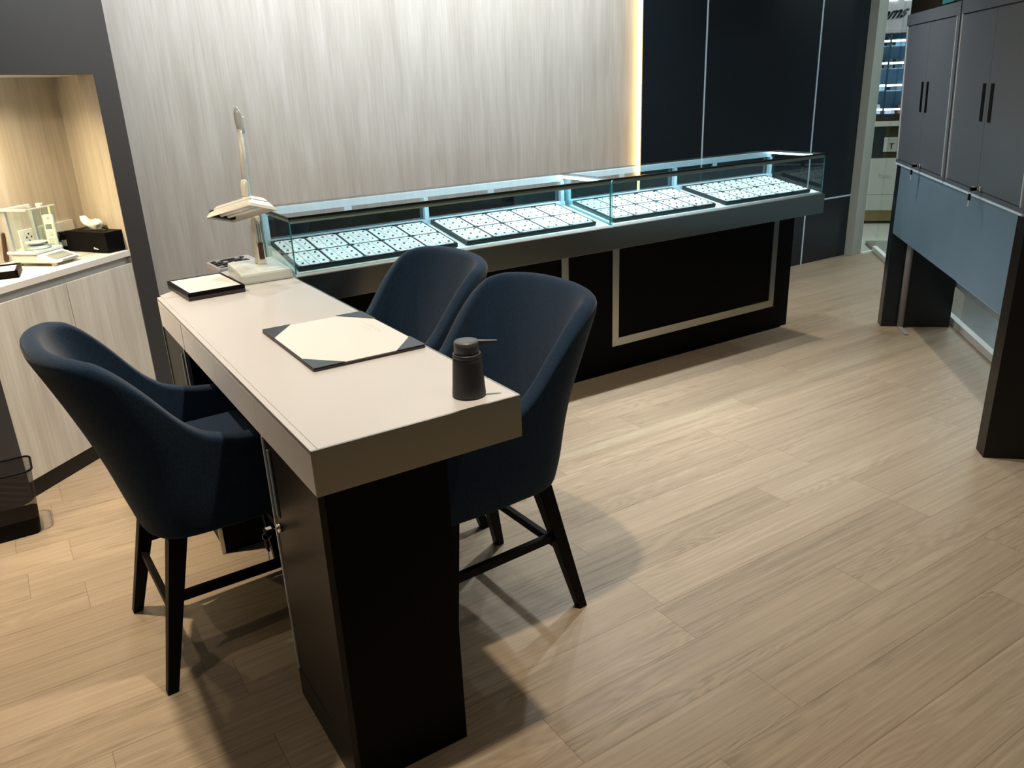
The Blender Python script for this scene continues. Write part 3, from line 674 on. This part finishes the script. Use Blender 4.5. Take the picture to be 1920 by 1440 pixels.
# ------------------------------------------------------------------ desk lamp
t = thing('desk_lamp', 'ivory jointed desk lamp standing where the desk meets the counter', 'lamp', (0, 0, 0))
bm = B(); hexa(bm, [(.740, 3.103, ZT), (.944, 3.103, ZT), (.944, 3.34, ZT), (.745, 3.34, ZT)], [(.742, 3.108, .952), (.939, 3.108, .952), (.930, 3.33, .966), (.748, 3.33, .966)], bev=.009)
obj('base', bm, 'lampg', t)
bm = B(); hexa(bm, [(.76, 3.13, .950), (.925, 3.13, .950), (.915, 3.30, .961), (.765, 3.30, .961)], [(.775, 3.15, .959), (.905, 3.15, .959), (.90, 3.29, .968), (.78, 3.29, .968)], bev=.003); obj('base_recess', bm, 'lampg', t)
bm = B(); hexa(bm, [(.838, 3.20, .960), (.874, 3.20, .960), (.874, 3.255, .960), (.838, 3.255, .960)], [(.844, 3.20, 1.155), (.868, 3.20, 1.155), (.868, 3.25, 1.155), (.844, 3.25, 1.155)], bev=.008); obj('post', bm, 'lampw', t)
obj('post_cover', box(B(), .846, .866, 3.1955, 3.199, .985, 1.05, .001), 'leather', t)
bm = B(); box(bm, .848, .852, 3.1945, 3.1995, 1.05, 1.125, .001); box(bm, .858, .862, 3.1945, 3.1995, 1.05, 1.125, .001); obj('chrome_bracket', bm, 'chrome', t)
top = Vector((.848, 3.205, 1.515)); 
obj('lower_arm', tube(B(), [(.857, 3.23, 1.14), (.860, 3.222, 1.50)], .0065, 12), 'glass', t)
obj('lower_arm_rod', tube(B(), [(.853, 3.232, 1.14), (.857, 3.224, 1.50)], .0028, 8), 'alu', t)
bm = B(); tube(bm, [(.852, 3.215, 1.46), (.849, 3.213, 1.50), (.846, 3.21, 1.53), (.843, 3.208, 1.556)], [.013, .016, .014, .006], 16); tube(bm, [(.856, 3.22, 1.495), (.866, 3.222, 1.52)], [.010, .006], 10); obj('elbow', bm, 'lampg', t)
obj('upper_arm', tube(B(), [(.845, 3.205, 1.475), (.822, 3.17, 1.285)], .0085, 14), 'lampw', t)
obj('arm_sleeve', tube(B(), [(.823, 3.172, 1.295), (.821, 3.168, 1.285), (.816, 3.16, 1.24), (.815, 3.159, 1.234)], [.0095, .0135, .0135, .009], 16), 'lampw', t)
bm = B(); tube(bm, [(.815, 3.159, 1.238), (.812, 3.155, 1.205)], .007, 10); tube(bm, [(.803, 3.159, 1.229), (.827, 3.159, 1.232)], .0045, 10); obj('neck_joint', bm, 'lampw', t)
u_ = Vector((.42, -.88, .23)).normalized(); v_ = Vector((-.89, -.35, .28)); v_ = (v_ - u_ * v_.dot(u_)).normalized(); n_ = v_.cross(u_)
if n_.z < 0: n_ = -n_
HM = Matrix(((u_.x, v_.x, n_.x, .790), (u_.y, v_.y, n_.y, 3.158), (u_.z, v_.z, n_.z, 1.172), (0, 0, 0, 1)))
def shell(l, w, l2, w2, h, thick):
    tt = bmesh.new(); lo = []; md_ = []; hi = []
    out = [(-l, -w), (l, -w), (l, w), (-l, w)]; top = [(-l2, -w2), (l2, -w2), (l2, w2), (-l2, w2)]
    lo = [tt.verts.new((x, y, 0)) for x, y in out]; m = [tt.verts.new((x * .97, y * .96, .012)) for x, y in out]; hi = [tt.verts.new((x, y, h)) for x, y in top]
    for A, Bq in ((lo, m), (m, hi)):
        for k in range(4): tt.faces.new((A[k], A[(k + 1) % 4], Bq[(k + 1) % 4], Bq[k]))
    tt.faces.new(hi); bmesh.ops.recalc_face_normals(tt, faces=tt.faces[:])
    return tt
bm = B(); merge(bm, shell(.132, .062, .105, .030, .048, .002)); o = obj('lamp_head', bm, 'lampw', t, HM)
md = o.modifiers.new('bev', 'BEVEL'); md.width = .008; md.segments = 3; md.limit_method = 'ANGLE'; md.angle_limit = .3; md = o.modifiers.new('sol', 'SOLIDIFY'); md.thickness = .003; md.offset = -1
for y in (-.016, .016):
    bm = B(); cyl(bm, (-.10, y, .014), (.10, y, .014), .009); obj('lamp_tube', bm, 'tube', t, HM)
bm = B(); box(bm, -.124, -.098, -.05, .05, .004, .03, .003); obj('tube_socket', bm, 'black', t, HM)
bm = B(); box(bm, -.118, .118, -.046, .046, .0295, .0315); obj('reflector', bm, 'key_white', t, HM)
bm = B(); box(bm, -.065, -.05, .0, .012, .046, .054, .002); obj('switch', bm, 'red', t, HM)

# ------------------------------------------------------------------ chairs (local: facing +x, origin on the floor)
def smooth(a, b, x):
    x = max(0, min(1, (x - a) / (b - a))); return x * x * (3 - 2 * x)
def interp(tab, x):
    for (a, va), (b, vb) in zip(tab[:-1], tab[1:]):
        if x <= b:
            u = (x - a) / (b - a); return va + (vb - va) * u
    return tab[-1][1]
RIMX = [(-.45, 1.012), (-.33, 1.008), (-.275, .998), (-.23, .972), (-.18, .925), (-.13, .855), (-.08, .79), (-.03, .75), (.05, .724), (.15, .712), (.30, .700)]
def plan(tt_, z):
    """outer shell point for path fraction 0 (arm front) .. 1 (back centre)"""
    k = max(0, (z - .50) / .5)
    wz = .250 + .036 * smooth(.45, 1.0, z)
    low = smooth(.58, .44, z)
    wz -= .012 * low ** 2
    xb = -.235 - .158 * k ** 1.3 + .018 * low ** 2
    xf = .238 - .02 * low
    xs = xb + .19
    seg1 = .56
    if tt_ < seg1:
        u = tt_ / seg1
        return xf + (xs - xf) * u, wz * (1 - .04 * (1 - u) ** 2)
    a = (tt_ - seg1) / (1 - seg1) * PI / 2; e = .80 - .24 * smooth(.78, .46, z)
    return xs - (xs - xb) * math.sin(a) ** e, wz * math.cos(a) ** e if a < PI / 2 - 1e-6 else 0.0
def rim_z(tf):
    lo, hi = .60, 1.1
    for _ in range(40):
        m = (lo + hi) / 2
        if m < interp(RIMX, plan(tf, m)[0]): lo = m
        else: hi = m
    return lo + .006 * smooth(.7, 1, tf)
def chair_parts(t):
    N_, M_ = 34, 12
    tt = bmesh.new(); g = {}
    for i in range(-N_, N_ + 1):
        tf = 1 - abs(i) / N_; sgn = 1 if i >= 0 else -1
        rim = rim_z(tf)
        for j in range(M_ + 1):
            z = .445 + (rim - .445) * (j / M_)
            x, y = plan(tf, z); g[i, j] = tt.verts.new((x, y * sgn, z))
    for i in range(-N_, N_):
        for j in range(M_):
            f = tt.faces.new((g[i, j], g[i + 1, j], g[i + 1, j + 1], g[i, j + 1])); f.smooth = True
    bmesh.ops.remove_doubles(tt, verts=tt.verts[:], dist=1e-5)
    bmesh.ops.recalc_face_normals(tt, faces=tt.faces[:])
    # make sure normals point outwards
    f0 = min(tt.faces, key=lambda f: f.calc_center_median().x)
    if f0.normal.x > 0: bmesh.ops.reverse_faces(tt, faces=tt.faces[:])
    bm = B(); merge(bm, tt); o = obj('backrest_shell', bm, 'fabric', t)
    md = o.modifiers.new('sol', 'SOLIDIFY'); md.thickness = .052; md.offset = -1; md.use_even_offset = False
    md = o.modifiers.new('sub', 'SUBSURF'); md.levels = 1; md.render_levels = 2
    bm = B(); box(bm, -.20, .255, -.198, .198, .53, .635, .035, seg=4)
    for f in bm.faces: f.smooth = True
    obj('seat', bm, 'fabric', t)
    bm = B(); box(bm, -.165, .228, -.20, .20, .447, .53, .018, seg=3); obj('seat_base', bm, 'fabric', t)
    def leg(x0, y0, x1, y1, name='leg'):
        a, b = .0255, .0155
        bm = B(); hexa(bm, [(x0 - b, y0 - b, 0), (x0 + b, y0 - b, 0), (x0 + b, y0 + b, 0), (x0 - b, y0 + b, 0)], [(x1 - a, y1 - a, .452), (x1 + a, y1 - a, .452), (x1 + a, y1 + a, .452), (x1 - a, y1 + a, .452)], bev=.003)
        obj('leg', bm, 'leg', t)
    L = {}
    for k, (x0, y0, x1, y1) in {'bl': (-.25, .24, -.145, .180), 'br': (-.25, -.24, -.145, -.180), 'fl': (.235, .235, .195, .20), 'fr': (.235, -.235, .195, -.20)}.items():
        leg(x0, y0, x1, y1); L[k] = lambda z, q=(x0, y0, x1, y1): (q[0] + (q[2] - q[0]) * z / .452, q[1] + (q[3] - q[1]) * z / .452, z)
    def bar(a, b, z0, z1):
        p = Vector(L[a](z0)); q = Vector(L[b](z1)); d = (q - p).normalized(); s = Vector((-d.y, d.x, 0)) * .009; up = Vector((0, 0, .013))
        bm = B(); hexa(bm, [p - s - up, p + s - up, p + s + up, p - s + up], [q - s - up, q + s - up, q + s + up, q - s + up]); obj('stretcher', bm, 'leg', t)
    bar('bl', 'fl', .27, .27); bar('br', 'fr', .27, .27); bar('bl', 'br', .225, .225); bar('fl', 'fr', .225, .225)
c0 = thing('counter_stool', 'navy fabric high chair with curved arms on the staff side of the desk, at left', 'chair', (.372, 2.369, 0), math.radians(2), 'navy counter stools at the desk')
chair_parts(c0)
c1 = copy_tree(c0); c1.location = (1.068, 1.990, 0); c1.rotation_euler = (0, 0, PI + math.radians(2)); c1['label'] = 'navy fabric high chair on the customer side of the desk, nearest the pump dispenser'
c2 = copy_tree(c0); c2.location = (1.068, 2.602, 0); c2.rotation_euler = (0, 0, PI + math.radians(2)); c2['label'] = 'navy fabric high chair on the customer side, nearest the showcase counter'

# ------------------------------------------------------------------ window display units at right (WF: x outwards, y along)
t = thing('display_unit_base', 'slate grey back panel on two dark end boards carrying the storage cupboards', 'cabinet', mt=WF)
obj('end_board', box(B(), .0, .42, 0.0, .092, 0, 1.028, .001), 'brown_black', t)
obj('end_board', box(B(), .0, .415, 1.996, 2.09, 0, 1.028, .001), 'navy', t)
obj('back_panel', box(B(), .001, .020, .0925, 1.9955, .615, 1.026), 'panel_grey', t)
obj('shelf', box(B(), .0205, .42, .0925, 1.9955, .93, .95), 'panel_grey', t)
obj('ledge_trim', box(B(), -.004, .006, 1.118, 2.125, 1.0285, 1.037), 'alu', t); obj('ledge_trim', box(B(), -.004, .006, .05, 1.104, 1.0285, 1.037), 'alu', t)
def cupboard(s0, s1, label, mid, locks):
    Mc = WF @ Matrix.Translation((0, 0, 1.039)) @ Matrix.Rotation(math.radians(-2.4), 4, 'Y')
    t = thing('cupboard', label, 'cupboard', mt=Mc, group='grey cupboards of the window display')
    H_ = .846
    obj('carcass', box(B(), .012, .40, s0, s1, 0, H_, .001), 'dark', t)
    bm = B(); box(bm, 0, .0118, s0, s1, H_ - .06, H_); box(bm, 0, .0118, s0, s1, 0, .018); box(bm, 0, .0118, s0, s0 + .03, .018, H_ - .06); box(bm, 0, .0118, s1 - .03, s1, .018, H_ - .06)
    obj('face_frame', bm, 'door_grey', t)
    obj('side_trim', box(B(), -.004, .002, s0 + .029, s0 + .0365, .02, H_ - .062), 'trimw', t); obj('side_trim', box(B(), -.004, .002, s1 - .0365, s1 - .029, .02, H_ - .062), 'trimw', t)
    for a, b, hs in ((s0 + .038, mid - .0015, mid - .052), (mid + .0015, s1 - .038, mid + .052)):
        d = obj('door', box(B(), .0005, .011, a, b, .022, H_ - .066, .0006), 'door_grey', t)
        obj('handle', box(B(), -.0012, .0008, hs - .020, hs + .020, .317, .478), 'black', d)
    k = mid - .055
    obj('lock', cyl(B(), (.0, k, .034), (-.010, k, .034), .010), 'chrome', t)
    km = Mc @ Matrix.Translation((-.010, k, .034)) @ Matrix.Rotation(-PI / 2, 4, 'Z')
    km = Matrix.Translation(km.translation) @ WF.to_3x3().to_4x4() @ Matrix.Rotation(-PI / 2, 4, 'Z')
    return t, km
cA, kA = cupboard(1.113, 2.135, 'grey double door storage cupboard nearer the glass shop door', 1.62, 1)
cB, kB = cupboard(.045, 1.095, 'grey double door storage cupboard at the right edge of the photo', .605, 1)
keyset('key_set', 'keys hanging from the lock of the cupboard nearer the glass shop door', kA)
keyset('key_set', 'keys with pale tags hanging from the lock of the rightmost cupboard', kB)
t = thing('drain_pipe', 'grey plastic conduit standing in front of the dark end board under the display', 'pipe', mt=WF)
obj('pipe', cyl(B(), (.112, 1.972, .012), (.112, 1.972, .93), .0195), 'pipe', t)
obj('foot_bracket', box(B(), .098, .125, 1.80, 1.99, 0, .011, .003), 'pipe', t)
bm = B(); box(bm, .30, .34, -.2, 3.52, 1.93, 2.7); tag(obj('header_panel', bm, 'brown', mt=WF), 'dark brown panel above the grey cupboards', 'panel')
bm = B(); box(bm, .285, .298, 2.42, 2.66, 1.965, 2.12); tag(obj('poster', bm, 'teal', mt=WF), 'small teal sign on the brown panel above the grey cupboards', 'sign')

# shop window glazing
bm = B(); box(bm, .462, .472, -6.5, 4.48, .045, 2.6); struct('window_1', bm, 'glass', 'shop window glass', WF)
bm = B(); box(bm, .445, .485, -6.5, 4.50, 0, .045, .002); box(bm, .445, .485, -6.5, 4.50, 2.6, 2.66); struct('trim_4', bm, 'white', 'white bottom rail of the shop window', WF)
bm = B(); box(bm, .425, .452, .6, 2.4, .262, .297, .002); o = tag(obj('display_rail', bm, 'alu', mt=WF), 'pale rail across the window under the grey display units', 'rail')
bm = B(); box(bm, .43, .447, .60, .62, 0, .262); box(bm, .43, .447, 2.38, 2.40, 0, .262); obj('rail_support', bm, 'alu', o)
bm = B(); box(bm, 6.497, 6.565, 4.47, 4.72, 0, CEIL, .002); box(bm, 6.571, 6.645, 4.485, 4.60, 0, CEIL, .002); struct('trim_5', bm, 'frame_grey', 'pale grey door frame')
struct('trim_6', box(B(), 6.645, 6.87, 4.455, 4.49, 0, .012), 'white', 'white floor track under the glass door')
struct('window_2', box(B(), 6.65, 6.86, 4.468, 4.478, .012, 2.6), 'glass', 'narrow glass pane beside the door frame')
t = thing('lock_knob', 'dark knob with round cylinder on the glass beside the cupboards', 'knob', mt=WF)
obj('knob', cyl(B(), (.400, 2.30, 1.05), (.46, 2.30, 1.05), .014), 'black', t)

# ------------------------------------------------------------------ mall outside
bm = B(); box(bm, 3.0, 14, -6, 12, -.06, -.031); struct('floor_mall', bm, 'mall_tile', 'cream tiled mall floor')
bm = B(); box(bm, .487, .95, -6.5, 4.62, -.03, -.001); box(bm, .487, 6, 4.62, 5.0, -.03, -.001); struct('floor_border', bm, 'mall_band', 'grey brown stone border of the mall floor', WF)
bm = B(); box(bm, .951, 6, -6.5, 4.619, -.03, -.002); struct('floor_tile', bm, 'mall_tile', 'cream mall tiles', WF)
bm = B(); box(bm, 1.25, 1.7, -3.5, 3.2, -.001, .55); tag(obj('planter_wall', bm, 'marble', mt=WF), 'brown marble ledge in the mall, seen below the display units', 'ledge')
# shop across the passage (OF: x to the right, y away)
t = thing('shop_counter', 'cream counter with brass kick plate across the passage', 'counter', mt=OF)
obj('kick_plate', box(B(), -1.5, 2.2, .03, .5, 0, .12), 'gold', t)
obj('lower_panel', box(B(), -1.5, 2.2, .0, .5, .121, .290), 'mall_cream', t)
obj('upper_panel', box(B(), -1.5, 2.2, .0, .5, .2935, .678), 'mall_cream', t)
obj('dark_band', box(B(), -1.5, .12, .01, .5, .679, 1.008), 'green_dark', t)
obj('gold_band', box(B(), .1205, 2.2, .01, .5, .679, 1.008), 'gold_veneer', t)
obj('white_ledge', box(B(), -1.5, 2.2, -.02, .5, 1.009, 1.06, .002), 'mall_cream', t)
obj('brown_band', box(B(), -1.5, 2.2, .01, .5, 1.061, 1.128), 'brown', t)
def textobj(name, s, size, mt, mat, parent=None, shear=0, ext=.001):
    cu = bpy.data.curves.new(name, 'FONT'); cu.body = s; cu.size = size; cu.extrude = ext; cu.shear = shear; cu.offset = .003 if shear else 0
    tmp = bpy.data.objects.new(name, cu); COL.objects.link(tmp)
    dg = bpy.context.evaluated_depsgraph_get(); me = bpy.data.meshes.new_from_object(tmp.evaluated_get(dg)); bpy.data.objects.remove(tmp)
    me.materials.clear(); me.materials.append(MT[mat]); o = bpy.data.objects.new(name, me); COL.objects.link(o); o.matrix_world = mt
    if parent: o.parent = parent
    return o
STAND = Matrix.Rotation(PI / 2, 4, 'X')
textobj('lettering', 'T', .055, Matrix.Translation((.095, -.003, .475)) @ STAND, 'ink', t); textobj('lettering', 'RAVE', .042, Matrix.Translation((.127, -.003, .475)) @ STAND, 'ink', t)
t = thing('sign_card', 'small white card with a letter on the dark band of the opposite counter', 'sign', mt=OF)
obj('card', box(B(), .11, .25, -.004, .004, .745, .895), 'mall_cream', t); textobj('lettering', 'T', .085, Matrix.Translation((.165, -.006, .775)) @ STAND, 'black', t)
t = thing('display_cabinet', 'brightly lit glass cabinet with four shelves across the passage', 'display cabinet', mt=OF)
obj('back_wall', box(B(), -1.5, 2.2, .42, .45, 1.129, 1.95), 'shelf_box', t)
obj('top', box(B(), -1.5, 2.2, 0, .45, 1.93, 1.96), 'mall_wall', t)
for z in (1.36, 1.58, 1.80):
    obj('shelf', box(B(), -1.5, 2.2, .03, .42, z, z + .008), 'bluewhite', t)
for z in (1.178, 1.418, 1.637, 1.852):
    obj('led_strip', box(B(), -1.5, 2.2, .02, .03, z - .009, z + .010), 'led_mall', t)
for x in (-.62, .065, .74, 1.4): obj('upright', box(B(), x - .008, x + .008, .005, .019, 1.129, 1.93), 'shelf_dark', t)
k = 0
for z in (1.1295, 1.369, 1.589, 1.809):
    x = -.75
    while x < 1.2:
        ww = random.uniform(.06, .12); hh = random.uniform(.05, .10)
        m = random.choice(['shelf_box', 'shelf_dark', 'bluewhite', 'shelf_dark', 'shelf_red' if z < 1.2 else 'shelf_box'])
        bm = B(); hexa(bm, [(x, .10, z), (x + ww, .10, z), (x + ww, .28, z), (x, .28, z)], [(x + .008, .13, z + hh), (x + ww - .008, .13, z + hh), (x + ww - .008, .26, z + hh), (x + .008, .26, z + hh)], bev=.004)
        o = tag(obj('jewellery_box', bm, m, mt=OF), 'small box on a lit shelf of the cabinet across the passage', 'box', 'boxes on the lit shelves across the passage')
        x += ww + random.uniform(.015, .05); k += 1
t = thing('shop_fascia', 'grey fascia with black script lettering above the lit cabinet', 'sign', mt=OF)
obj('panel', box(B(), -1.5, 2.2, .02, .06, 1.961, 2.26), 'mall_wall', t)
textobj('lettering', 'mms', .15, Matrix.Translation((-.115, .012, 2.050)) @ STAND @ Matrix.Rotation(.10, 4, 'Z'), 'black', t, shear=.75)
obj('lit_edge', box(B(), -1.5, .08, .0, .019, 2.228, 2.262), 'led_mall', t)
struct('wall_mall', box(B(), -4, 6, .6, .7, 0, 3.4), 'mall_wall', 'mall wall across the passage', OF)
struct('ceiling_mall', box(B(), .49, 6, -6.5, 8, 3.2, 3.25), 'ceiling', 'mall ceiling', WF)
